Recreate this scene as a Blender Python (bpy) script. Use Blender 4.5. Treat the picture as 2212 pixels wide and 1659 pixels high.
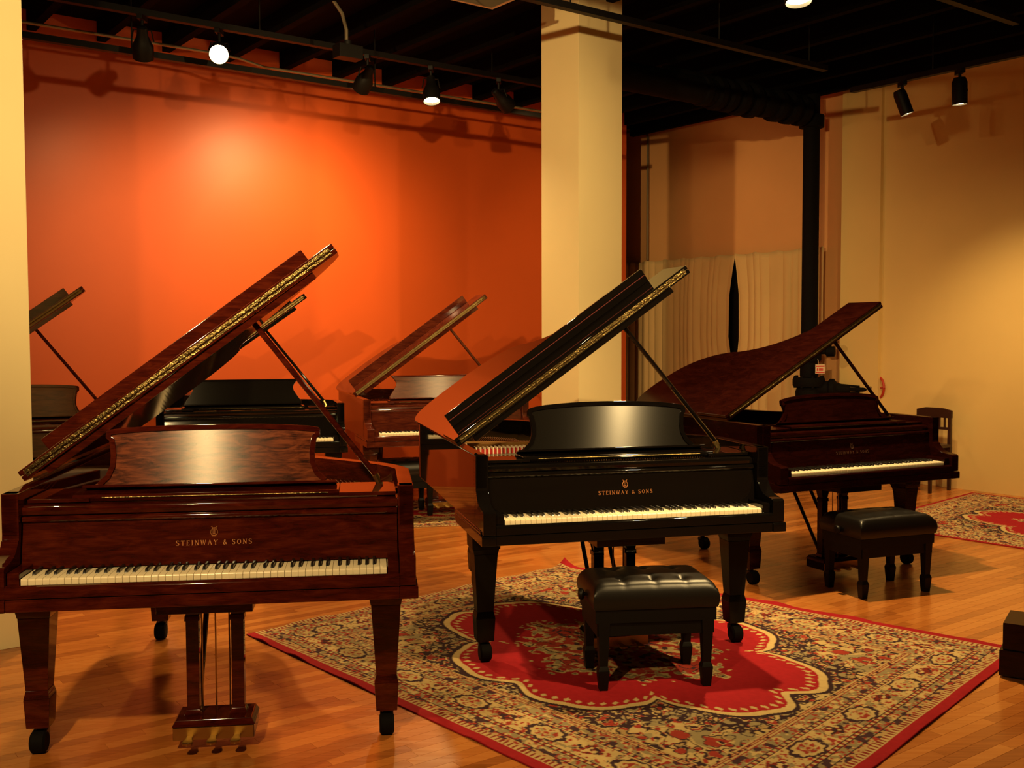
import bpy, bmesh, math, random
import numpy as np
from mathutils import Matrix, Vector
random.seed(7)
for o in list(bpy.data.objects): bpy.data.objects.remove(o)
SC = bpy.context.scene
COL = SC.collection
R = math.radians
PI = math.pi

# ------------------------------------------------------------------ camera, world, exposure
cam_d = bpy.data.cameras.new('camera'); cam = bpy.data.objects.new('camera', cam_d); COL.objects.link(cam)
cam_d.sensor_width = 36.0; cam_d.lens = 36.0 * 2255.13 / 2212.0
cam_d.clip_start = 0.05; cam_d.clip_end = 100
cam.matrix_world = Matrix.Translation((0, 0, 1.538)) @ Matrix.Rotation(R(90 - 2.808), 4, 'X') @ Matrix.Rotation(-0.0029, 4, 'Z')
SC.camera = cam
w = bpy.data.worlds.new('dim_room_air'); SC.world = w; w.use_nodes = True
w.node_tree.nodes['Background'].inputs[0].default_value = (1.0, 0.55, 0.22, 1)
w.node_tree.nodes['Background'].inputs[1].default_value = 0.012
SC.view_settings.view_transform = 'Standard'; SC.view_settings.look = 'None'
SC.view_settings.exposure = 0.0; SC.view_settings.gamma = 1.0
SC.view_settings.use_curve_mapping = False
WARM = (1.0, 0.675, 0.275)
LK = 1.0      # overall lamp power factor

# ------------------------------------------------------------------ helpers
def link(o, parent=None):
    COL.objects.link(o)
    if parent is not None: o.parent = parent
    return o
def tag(o, label=None, cat=None, group=None, kind=None):
    if label: o['label'] = label
    if cat: o['category'] = cat
    if group: o['group'] = group
    if kind: o['kind'] = kind
    return o
def thing(name, label, cat, loc=(0, 0, 0), rz=0.0, group=None):
    o = bpy.data.objects.new(name, None); COL.objects.link(o)
    o.empty_display_size = 0.2
    o.location = loc; o.rotation_euler = (0, 0, rz)
    return tag(o, label, cat, group)
class MB:
    def __init__(s): s.v = []; s.f = []
    def add(s, vs, fs):
        n = len(s.v); s.v += [tuple(p) for p in vs]; s.f += [tuple(i + n for i in q) for q in fs]; return s
    def box(s, x0, x1, y0, y1, z0, z1):
        return s.add([(x0,y0,z0),(x1,y0,z0),(x1,y1,z0),(x0,y1,z0),(x0,y0,z1),(x1,y0,z1),(x1,y1,z1),(x0,y1,z1)],
                     [(0,3,2,1),(4,5,6,7),(0,1,5,4),(1,2,6,5),(2,3,7,6),(3,0,4,7)])
    def frust(s, cx, cy, z0, z1, a0, a1, b0=None, b1=None, ox=0, oy=0):
        b0 = a0 if b0 is None else b0; b1 = a1 if b1 is None else b1
        return s.add([(cx-a0,cy-b0,z0),(cx+a0,cy-b0,z0),(cx+a0,cy+b0,z0),(cx-a0,cy+b0,z0),
                      (cx+ox-a1,cy+oy-b1,z1),(cx+ox+a1,cy+oy-b1,z1),(cx+ox+a1,cy+oy+b1,z1),(cx+ox-a1,cy+oy+b1,z1)],
                     [(0,3,2,1),(4,5,6,7),(0,1,5,4),(1,2,6,5),(2,3,7,6),(3,0,4,7)])
    def prism(s, poly, axis, a, b):
        """poly: 2-D loop; extruded along axis from a to b (x: poly=(y,z); y: poly=(x,z); z: poly=(x,y))"""
        def P(p, t): return {'x': (t, p[0], p[1]), 'y': (p[0], t, p[1]), 'z': (p[0], p[1], t)}[axis]
        n = len(poly); vs = [P(p, a) for p in poly] + [P(p, b) for p in poly]
        fs = [tuple(range(n)), tuple(range(2*n-1, n-1, -1))]
        fs += [(i, i+n, (i+1) % n + n, (i+1) % n) for i in range(n)]
        return s.add(vs, fs)
    def lathe(s, prof, org=(0,0,0), axis=(0,0,1), seg=16, caps=True):
        ax = Vector(axis).normalized(); t = Vector((1,0,0)) if abs(ax.x) < .8 else Vector((0,1,0))
        u = ax.cross(t).normalized(); w_ = ax.cross(u); o = Vector(org); vs = []; fs = []
        for r, h in prof:
            for k in range(seg):
                a = 2*PI*k/seg; vs.append(o + ax*h + (u*math.cos(a) + w_*math.sin(a))*r)
        m = len(prof)
        for i in range(m-1):
            for k in range(seg):
                k2 = (k+1) % seg; fs.append((i*seg+k, i*seg+k2, (i+1)*seg+k2, (i+1)*seg+k))
        if caps: fs += [tuple(range(seg-1, -1, -1)), tuple(range((m-1)*seg, m*seg))]
        return s.add(vs, fs)
    def tube(s, pts, r, seg=8, caps=True):
        pts = [Vector(p) for p in pts]; n = len(pts); vs = []; fs = []; prev = None
        for i, p in enumerate(pts):
            d = (pts[min(i+1,n-1)] - pts[max(i-1,0)]).normalized()
            if prev is None:
                t = Vector((0,0,1)) if abs(d.z) < .9 else Vector((1,0,0)); u = d.cross(t).normalized()
            else: u = (prev - d*prev.dot(d)).normalized()
            prev = u; w_ = d.cross(u); rr = r[i] if isinstance(r, (list, tuple)) else r
            for k in range(seg):
                a = 2*PI*k/seg; vs.append(p + (u*math.cos(a) + w_*math.sin(a))*rr)
        for i in range(n-1):
            for k in range(seg):
                k2 = (k+1) % seg; fs.append((i*seg+k, i*seg+k2, (i+1)*seg+k2, (i+1)*seg+k))
        if caps: fs += [tuple(range(seg-1,-1,-1)), tuple(range((n-1)*seg, n*seg))]
        return s.add(vs, fs)
    def xf(s, M):
        s.v = [tuple(M @ Vector(p)) for p in s.v]; return s
    def mesh(s, name, bevel=0.0, seg=2, smooth=True, ang=33):
        me = bpy.data.meshes.new(name); bm = bmesh.new()
        bv = [bm.verts.new(p) for p in s.v]
        for f in s.f:
            try: bm.faces.new([bv[i] for i in f])
            except ValueError: pass
        bmesh.ops.recalc_face_normals(bm, faces=bm.faces)
        if bevel > 0:
            es = [e for e in bm.edges if len(e.link_faces) == 2 and e.calc_face_angle() > R(25)]
            bmesh.ops.bevel(bm, geom=es, offset=bevel, segments=seg, profile=0.6, affect='EDGES', clamp_overlap=True)
        if smooth:
            for f in bm.faces: f.smooth = True
            for e in bm.edges:
                if len(e.link_faces) == 2 and e.calc_face_angle() > R(ang): e.smooth = False
        bm.to_mesh(me); bm.free(); return me
    def obj(s, name, mat, parent=None, bevel=0.0, seg=2, smooth=True, ang=33):
        me = s.mesh(name, bevel, seg, smooth, ang)
        if mat: me.materials.append(mat)
        o = link(bpy.data.objects.new(name, me), parent)
        if bevel > 0 and smooth:
            wn = o.modifiers.new('weighted_normals', 'WEIGHTED_NORMAL'); wn.keep_sharp = True; wn.weight = 100
        return o
def bez(p0, p1, p2, p3, n):
    out = []
    for i in range(n):
        t = i / n; u = 1 - t
        out.append((u**3*p0[0]+3*u*u*t*p1[0]+3*u*t*t*p2[0]+t**3*p3[0], u**3*p0[1]+3*u*u*t*p1[1]+3*u*t*t*p2[1]+t**3*p3[1]))
    return out

# ------------------------------------------------------------------ materials
def mat(name, base=(.5,.5,.5), rough=.5, metal=0.0, coat=0.0, crough=.05, emis=None, estr=0.0, spec=0.5):
    m = bpy.data.materials.new(name); m.use_nodes = True
    b = m.node_tree.nodes['Principled BSDF']
    b.inputs['Base Color'].default_value = (*base, 1); b.inputs['Roughness'].default_value = rough
    b.inputs['Metallic'].default_value = metal; b.inputs['Coat Weight'].default_value = coat
    b.inputs['Coat Roughness'].default_value = crough; b.inputs['Specular IOR Level'].default_value = spec
    if emis: b.inputs['Emission Color'].default_value = (*emis, 1); b.inputs['Emission Strength'].default_value = estr
    return m
class NT:
    def __init__(s, m): s.t = m.node_tree; s.b = s.t.nodes['Principled BSDF']
    def n(s, typ, **kw):
        nd = s.t.nodes.new(typ)
        for k, v_ in kw.items():
            if k.startswith('i_'): nd.inputs[k[2:].replace('_', ' ')].default_value = v_
            else: setattr(nd, k, v_)
        return nd
    def l(s, a, b): s.t.links.new(a, b)
    def ramp(s, fac, stops, interp='LINEAR'):
        r = s.n('ShaderNodeValToRGB'); r.color_ramp.interpolation = interp
        el = r.color_ramp.elements
        while len(el) < len(stops): el.new(.5)
        for e, (p, c) in zip(el, stops): e.position = p; e.color = (*c, 1)
        s.l(fac, r.inputs['Fac']); return r.outputs['Color']
    def coord(s, scale=(1,1,1), kind='Object', rot=(0,0,0)):
        tc = s.n('ShaderNodeTexCoord'); mp = s.n('ShaderNodeMapping')
        mp.inputs['Scale'].default_value = scale; mp.inputs['Rotation'].default_value = rot
        s.l(tc.outputs[kind], mp.inputs['Vector']); return mp.outputs['Vector']
    def noise(s, vec, scale, detail=4, rough=.55, dist=0.0):
        nd = s.n('ShaderNodeTexNoise'); nd.inputs['Scale'].default_value = scale; nd.inputs['Detail'].default_value = detail
        nd.inputs['Roughness'].default_value = rough; nd.inputs['Distortion'].default_value = dist
        s.l(vec, nd.inputs['Vector']); return nd.outputs['Fac']
    def bump(s, fac, strength=.1, dist=.01):
        bp = s.n('ShaderNodeBump'); bp.inputs['Strength'].default_value = strength; bp.inputs['Distance'].default_value = dist
        s.l(fac, bp.inputs['Height']); s.l(bp.outputs['Normal'], s.b.inputs['Normal']); return bp
def wood(name, dark, mid, light, rough=.25, coat=.6, crough=.06, fig=7.0, spec=.5, aniso=0.0, con=(.25,.5,.72)):
    m = mat(name, mid, rough, coat=coat, crough=crough, spec=spec); t = NT(m)
    v_ = t.coord((1.2, 1.2, 6.0)); f1 = t.noise(v_, fig, 5, .62, .8)
    v2 = t.coord((4, 4, 90)); f2 = t.noise(v2, 3, 3, .6)
    mx = t.n('ShaderNodeMath', operation='MULTIPLY_ADD'); t.l(f2, mx.inputs[0]); mx.inputs[1].default_value = .35
    sb = t.n('ShaderNodeMath', operation='SUBTRACT'); t.l(f1, sb.inputs[0]); sb.inputs[1].default_value = .17
    t.l(sb.outputs[0], mx.inputs[2])
    t.l(t.ramp(mx.outputs[0], [(con[0], dark), (con[1], mid), (con[2], light)]), t.b.inputs['Base Color'])
    if aniso: satin(t, aniso)
    return m
def satin(t, a):
    """long rubbed-out satin polish: the scratches run across, the sheen stretches upright"""
    t.b.inputs['Anisotropic'].default_value = a
    vt = t.n('ShaderNodeVectorTransform', vector_type='VECTOR', convert_from='OBJECT', convert_to='WORLD')
    vt.inputs[0].default_value = (0, 0, 1); t.l(vt.outputs[0], t.b.inputs['Tangent'])
def paint(name, col, rough=.55, var=.04, spec=.4):
    m = mat(name, col, rough, spec=spec); t = NT(m); v_ = t.coord()
    f = t.noise(v_, 1.3, 3); f2 = t.noise(v_, 220, 2)
    d = tuple(c*(1-var) for c in col); l_ = tuple(min(1, c*(1+var)) for c in col)
    t.l(t.ramp(f, [(.3, d), (.7, l_)]), t.b.inputs['Base Color']); t.bump(f2, .06, .002)
    return m
M = {}
M['mahog'] = wood('red_mahogany', (.017,.0019,.0012), (.048,.0050,.0022), (.088,.0115,.0040), rough=.5, coat=.85, crough=.05, spec=0.0)
M['mahog_desk'] = wood('satin_mahogany_desk', (.026,.0045,.002), (.115,.024,.009), (.20,.048,.017), rough=.27, coat=0, fig=8, aniso=1.0, con=(.34,.50,.62))
M['mahog_dark'] = wood('dark_mahogany', (.0070,.0010,.0007), (.0140,.0020,.0013), (.022,.0034,.0018), rough=.5, coat=.35, crough=.16, spec=0.0)
M['mahog_brown'] = wood('brown_mahogany', (.024,.0042,.0026), (.066,.0115,.0055), (.11,.022,.009), rough=.5, coat=.8, crough=.06, spec=0.0)
M['brown_desk'] = wood('satin_brown_desk', (.03,.008,.004), (.095,.027,.012), (.14,.045,.019), rough=.28, coat=0, aniso=1.0)
M['black'] = mat('black_lacquer', (.0045,.0034,.0029), .5, coat=1.0, crough=.03, spec=0.0)
m = mat('satin_black_desk', (.007,.006,.005), .215); satin(NT(m), 1.0); M['black_desk'] = m
M['black_old'] = mat('old_black_lacquer', (.006,.0046,.0038), .5, coat=.9, crough=.07, spec=0.0)
M['black_leg'] = mat('worn_black_lacquer', (.0040,.0030,.0025), .5, coat=.35, crough=.22, spec=0.0)
M['brass'] = mat('brass', (.48,.33,.12), .28, 1.0)
m = mat('brass_piano_hinge', (.19,.135,.052), .28, 1.0); t = NT(m)
vv = t.coord((1,1,1)); t.bump(t.noise(vv, 160, 2), .55, .005)
M['hinge'] = m
M['gold_dark'] = mat('dark_gold_leaf', (.07,.026,.012), .6)  # darker gold for the dark mahogany piano's lettering and emblem
M['red_line'] = mat('dark_red_strip', (.10,.006,.005), .8)
M['gold'] = mat('gold_leaf', (.50,.20,.07), .4, .6)
M['ivory'] = mat('ivory_key', (.86,.74,.52), .25)
M['ebony'] = mat('ebony_key', (.010,.008,.007), .25)
M['felt_red'] = mat('red_felt', (.45,.025,.02), .9)
M['felt_black'] = mat('black_felt', (.01,.008,.007), .95)
M['plate'] = mat('bronze_plate', (.32,.16,.04), .4, .7)
M['copper'] = mat('copper_strings', (.55,.25,.10), .3, 1.0)
M['steel'] = mat('steel_wire', (.6,.55,.48), .3, 1.0)
M['soundboard'] = mat('spruce_soundboard', (.42,.22,.07), .4)
M['iron'] = mat('black_iron', (.0035,.0026,.0022), .8, spec=.12)
M['castermetal'] = mat('dull_caster_metal', (.03,.024,.018), .35, .5)
M['leather'] = mat('black_leather', (.0055,.0040,.0030), .36, spec=.42); t = NT(M['leather']); t.bump(t.noise(t.coord(), 420, 3), .12, .002)
M['lacquer_bench'] = mat('black_bench_wood', (.0028,.0020,.0016), .5, spec=.22)
M['red_wall'] = paint('red_orange_paint', (.68,.108,.020), .42, .03)
M['cream'] = paint('cream_paint', (.80,.66,.36), .6, .03)
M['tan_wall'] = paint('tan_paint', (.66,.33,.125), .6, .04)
M['cream_dim'] = paint('dimmed_cream_paint', (.74,.52,.20), .6, .03)  # cream wall; its dimmer, more saturated look is put into this base colour
M['ceil'] = paint('black_ceiling_paint', (.0022,.0014,.0011), .9, .2, spec=.08)
M['ceilmetal'] = mat('black_painted_metal', (.004,.003,.0026), .55, spec=.25)
M['conduit'] = mat('grey_conduit', (.30,.24,.16), .4, .7)
M['white'] = mat('white_enamel', (.75,.62,.45), .5)
M['redpaint'] = mat('red_valve_paint', (.45,.03,.015), .4)
M['tagred'] = mat('red_print', (.6,.02,.015), .6)
M['glassdark'] = mat('dark_window_glass', (.006,.005,.005), .08)
M['curtain'] = paint('beige_curtain_cloth', (.62,.42,.185), .85, .06)
M['chairwood'] = mat('dark_chair_wood', (.03,.010,.006), .4)
M['lamp'] = mat('lit_lamp_glass', (1,.9,.6), .3, emis=(1.0,.74,.34), estr=55)

# plank floor: every board gets its own tone
m = mat('oiled_oak_floor', (.4,.17,.05), .22, spec=.5); t = NT(m)
at = t.n('ShaderNodeAttribute', attribute_name='rnd'); oi = t.n('ShaderNodeObjectInfo')
ad = t.n('ShaderNodeMath', operation='ADD'); t.l(at.outputs['Fac'], ad.inputs[0]); t.l(oi.outputs['Random'], ad.inputs[1])
fr = t.n('ShaderNodeMath', operation='FRACT'); t.l(ad.outputs[0], fr.inputs[0])
geo = t.n('ShaderNodeNewGeometry'); mp = t.n('ShaderNodeMapping'); mp.vector_type = 'POINT'
mp.inputs['Rotation'].default_value = (0, 0, -R(36.87)); mp.inputs['Scale'].default_value = (1.2, 22, 1)
t.l(geo.outputs['Position'], mp.inputs['Vector'])
cmb = t.n('ShaderNodeCombineXYZ'); ml = t.n('ShaderNodeMath', operation='MULTIPLY'); t.l(fr.outputs[0], ml.inputs[0]); ml.inputs[1].default_value = 37.0
t.l(ml.outputs[0], cmb.inputs['Z']); va = t.n('ShaderNodeVectorMath', operation='ADD'); t.l(mp.outputs[0], va.inputs[0]); t.l(cmb.outputs[0], va.inputs[1])
gr = t.noise(va.outputs[0], 3.0, 5, .6, .4)
sm = t.n('ShaderNodeMath', operation='MULTIPLY_ADD'); t.l(gr, sm.inputs[0]); sm.inputs[1].default_value = .55
m3 = t.n('ShaderNodeMath', operation='MULTIPLY'); t.l(fr.outputs[0], m3.inputs[0]); m3.inputs[1].default_value = .5; t.l(m3.outputs[0], sm.inputs[2])
t.l(t.ramp(sm.outputs[0], [(.12, (.24,.066,.013)), (.42, (.41,.130,.024)), (.62, (.50,.168,.033)), (.88, (.58,.225,.052))]), t.b.inputs['Base Color'])
rr = t.n('ShaderNodeMath', operation='MULTIPLY_ADD'); t.l(gr, rr.inputs[0]); rr.inputs[1].default_value = .16; rr.inputs[2].default_value = .13
t.l(rr.outputs[0], t.b.inputs['Roughness'])
M['floor'] = m
m = mat('woven_rug_wool', (.5,.1,.05), .95, spec=.1); t = NT(m)
ca = t.n('ShaderNodeVertexColor', layer_name='pattern'); t.l(ca.outputs['Color'], t.b.inputs['Base Color'])
t.bump(t.noise(t.coord(kind='Object'), 350, 2), .3, .003)
M['rug'] = m

# ------------------------------------------------------------------ room frame: u runs along the red wall, v along the right wall
UD = Vector((.8, .6, 0)); VD = Vector((.6, -.8, 0))
RW0 = Vector((-3.98, 8.79, 0))               # a point of the red wall
WW0 = Vector((4.306, 10.256, 0))             # a point of the right wall
CEIL = 4.22
def wall(name, p, q, z0, z1, thick, m, back):
    """upright slab from p to q whose lit face is the line p-q; thickness goes along back"""
    b = Vector(back)*thick; mb = MB()
    mb.prism([(p.x,p.y),(q.x,q.y),(q.x+b.x,q.y+b.y),(p.x+b.x,p.y+b.y)], 'z', z0, z1)
    return tag(mb.obj(name, m), kind='structure')
RWE = RW0 + UD*0
nrm_red = Vector((-.6, .8, 0)); nrm_right = Vector((.8, .6, 0))
red_end = Vector((1.40, 12.82, 0))
wall('wall_red', red_end - UD*13.5, red_end, 0, CEIL, .16, M['red_wall'], nrm_red)
wc = WW0 - VD*6.5
wall('wall_right', WW0 - VD*1.0, WW0 + VD*15, 0, CEIL, .16, M['cream_dim'], nrm_right)
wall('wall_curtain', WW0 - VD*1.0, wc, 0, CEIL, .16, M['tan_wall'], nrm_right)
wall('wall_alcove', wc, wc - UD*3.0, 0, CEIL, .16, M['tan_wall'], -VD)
pl0 = red_end - UD*13.5
wall('wall_left', pl0, pl0 + VD*20, 0, CEIL, .16, M['cream'], -UD)
pb0 = pl0 + VD*18
wall('wall_back', pb0, pb0 + UD*18, 0, CEIL, .16, M['cream'], VD)
# shallow pilaster between the standpipe and the right wall
def on_right(px_ratio):
    # point of the right wall line with X/Y = ratio
    t_ = (WW0.x - px_ratio*WW0.y) / (VD.x - px_ratio*VD.y)
    return WW0 - VD*t_
pa, pb = on_right((1820-1106)/2255), on_right((1903-1106)/2255)
mb = MB(); o_ = nrm_right*-.05
mb.prism([(pa.x,pa.y),(pb.x,pb.y),(pb.x+o_.x,pb.y+o_.y),(pa.x+o_.x,pa.y+o_.y)], 'z', 0, CEIL)
tag(mb.obj('trim_1', M['cream_dim']), kind='structure')
# ceiling with joists and girders
mb = MB(); mb.box(-16, 16, -10, 22, CEIL, CEIL+.2)
ceil = tag(mb.obj('ceiling', M['ceil']), kind='structure')
for k in range(-3, 26):
    c = RW0 + UD*(k*.56)
    mb = MB(); a = c + VD*-.5; b = c + VD*11
    n_ = UD*.035
    mb.prism([((a+n_).x,(a+n_).y),((b+n_).x,(b+n_).y),((b-n_).x,(b-n_).y),((a-n_).x,(a-n_).y)], 'z', CEIL-.17, CEIL)
    mb.obj('joist', M['ceil'], ceil)
# pillars
def pillar(name, corner, a, b, m):
    """corner: near corner; a runs along +u, b runs along -v"""
    p = [corner, corner + UD*a, corner + UD*a - VD*b, corner - VD*b]
    mb = MB(); mb.prism([(q.x, q.y) for q in p], 'z', 0, CEIL)
    return tag(mb.obj(name, m, bevel=.004), kind='structure')
pillar('wall_pillar_center', Vector((.505, 7.9, 0)), .44, .45, M['cream'])
lp = Vector((-2.362, 5.121, 0))
pillar('wall_pillar_left', lp - UD*.9, .9, .5, M['cream'])

# floor: slab below, boards on top
mb = MB(); mb.box(-16, 16, -10, 22, -.2, -.003)
floor = tag(mb.obj('floor', M['floor']), kind='structure')
PW = .058; LENS = (.42, .55, .68, .80, .95, 1.1, 1.25, 1.45)
def plank_geo(L, wd, ch=.0005, dp=.0025):
    return ([(0,0,-dp),(L,0,-dp),(L,wd,-dp),(0,wd,-dp),(ch,ch,0),(L-ch,ch,0),(L-ch,wd-ch,0),(ch,wd-ch,0)],
            [(4,5,6,7),(0,1,5,4),(1,2,6,5),(2,3,7,6),(3,0,4,7)])
def set_rnd(me, vals):
    a = me.attributes.new('rnd', 'FLOAT', 'POINT'); a.data.foreach_set('value', vals)
plank_me = []
for L in LENS:
    me = bpy.data.meshes.new('plank'); v_, f_ = plank_geo(L, PW - .0003); me.from_pydata(v_, [], f_); me.materials.append(M['floor'])
    set_rnd(me, [0.0]*8); plank_me.append(me)
MF = Matrix.Rotation(R(36.87), 4, 'Z')
cands = []
for r_ in range(-70, 190):
    q = r_*PW; p = -12 + random.random()*1.2
    while p < 16:
        k = random.randrange(8); L = LENS[k]
        wp = MF @ Vector((p + L/2, q + PW/2, 0))
        if 2.3 < wp.y < 14.5 and abs(wp.x) < wp.y*.62 + 1.0:
            # how large it shows: inverse square distance, boards under the rug do not show
            x, y = wp.x, wp.y
            vis = 1/(x*x + y*y + 2.3)
            if abs(x) > .52*y or y < 3.35: vis *= .01
            e1 = (x+1.354)*.756 + (y-5.262)*.654; e2 = (x+1.354)*.654 - (y-5.262)*.756
            if .05 < e1 < 2.35 and .05 < e2 < 3.0: vis *= .02
            cands.append((vis, p, q, k))
        p += L + .0003
cands.sort(reverse=True)
for vis, p, q, k in cands[:300]:
    o = bpy.data.objects.new('plank', plank_me[k]); o.matrix_world = MF @ Matrix.Translation((p, q, 0)); link(o, floor)
vs = []; fs = []; rn = []
for vis, p, q, k in cands[300:]:
    v_, f_ = plank_geo(LENS[k], PW - .0003); n = len(vs)
    vs += [tuple(MF @ Vector((a+p, b+q, c))) for a, b, c in v_]; fs += [tuple(i+n for i in g) for g in f_]; rn += [random.random()]*8
me = bpy.data.meshes.new('planks'); me.from_pydata(vs, [], fs); me.materials.append(M['floor']); set_rnd(me, rn)
o = link(bpy.data.objects.new('planks', me), floor); o['kind'] = 'stuff'

# ------------------------------------------------------------------ grand pianos
HW = .712
def outline(L, e=0.0, y0=.16):
    """bass side, tail, bent side, treble side; e widens the loop"""
    h = HW + e; T = L + e; s = (L - .36)
    pts = [(-h, y0), (-h, L - .30)]
    pts += bez((-h, L-.30), (-h, L-.07), (-.63-e*.6, T), (-.40, T), 10)[1:]
    pts += bez((-.40, T), (-.12, T), (-.0+e*.7, L-.12+e*.7), (.05+e, L-.32+e*.3), 9)
    k = L-1.68
    pts += bez((.05+e, L-.32+e*.3), (.11+e, .75+.75*k+e), (.62+e, .82+.50*k+e), (h, .56+.2*k), 18)
    pts += [(h, .56+.2*k), (h, y0)]
    return pts
def letters(s, h, depth, parentM):
    """small serifed capitals made of flat bars; returns an MB in the x-z plane, centred"""
    T, t_ = .15, .07
    G = {'S': [((.62,.86),(.5,.97),t_*1.3),((.5,.97),(.25,.98),t_),((.25,.98),(.08,.83),T),((.08,.83),(.15,.62),T),((.15,.62),(.52,.42),T),((.52,.42),(.62,.22),T),((.62,.22),(.45,.03),T),((.45,.03),(.2,.02),t_),((.2,.02),(.05,.15),t_*1.3)],
         'T': [((.36,0),(.36,1),T),((0,.97),(.72,.97),t_),((.02,.97),(.02,.80),t_),((.70,.97),(.70,.80),t_),((.22,.02),(.5,.02),t_)],
         'E': [((.16,0),(.16,1),T),((.02,.97),(.6,.97),t_),((.02,.03),(.62,.03),t_),((.16,.52),(.45,.52),t_),((.6,.97),(.6,.82),t_),((.62,.03),(.62,.18),t_)],
         'I': [((.16,0),(.16,1),T),((.02,.02),(.30,.02),t_),((.02,.98),(.30,.98),t_)],
         'N': [((.12,0),(.12,1),t_),((.12,.98),(.68,.02),T),((.70,0),(.70,1),t_),((.0,.02),(.24,.02),t_),((.0,.98),(.18,.98),t_),((.58,.98),(.82,.98),t_)],
         'W': [((.05,1),(.30,0),T),((.30,0),(.52,.98),t_),((.48,1),(.74,0),T),((.74,0),(.98,1),t_),((0,.98),(.16,.98),t_),((.86,.98),(1.06,.98),t_)],
         'A': [((.08,0),(.40,1),t_),((.38,1),(.74,0),T),((.2,.34),(.6,.34),t_),((0,.02),(.2,.02),t_),((.62,.02),(.86,.02),t_)],
         'Y': [((.06,1),(.36,.5),T),((.70,1),(.36,.5),t_),((.36,.5),(.36,0),T),((.22,.02),(.5,.02),t_),((0,.98),(.18,.98),t_),((.6,.98),(.8,.98),t_)],
         '&': [((.7,.05),(.2,.75),T),((.2,.75),(.3,.97),t_),((.3,.97),(.48,.9),t_),((.48,.9),(.42,.66),t_),((.42,.66),(.1,.38),t_),((.1,.38),(.1,.12),T),((.1,.12),(.35,.0),T),((.35,.0),(.72,.45),t_)],
         'O': [((.40,.99),(.14,.80),t_*1.4),((.14,.80),(.06,.5),T),((.06,.5),(.14,.2),T),((.14,.2),(.40,.01),t_*1.4),((.40,.01),(.66,.2),t_*1.4),((.66,.2),(.74,.5),T),((.74,.5),(.66,.8),T),((.66,.8),(.40,.99),t_*1.4)]}
    Wd = {'S':.68,'T':.74,'E':.66,'I':.32,'N':.82,'W':1.06,'A':.86,'Y':.8,'&':.76,'O':.8,' ':.35}
    gap = .34; total = sum(Wd[c] + gap for c in s) - gap; x = -total/2; mb = MB()
    for c in s:
        for (a, b, th) in G.get(c, []):
            d = Vector((b[0]-a[0], b[1]-a[1])); n = Vector((-d.y, d.x)).normalized()*th/2
            q = [(x+a[0]+n.x, a[1]+n.y), (x+b[0]+n.x, b[1]+n.y), (x+b[0]-n.x, b[1]-n.y), (x+a[0]-n.x, a[1]-n.y)]
            mb.prism([(i*h, j*h) for i, j in q], 'y', 0, depth)
        x += Wd[c] + gap
    mb.xf(parentM); return mb
WHITE = [0,2,4,5,7,9,11]
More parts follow.
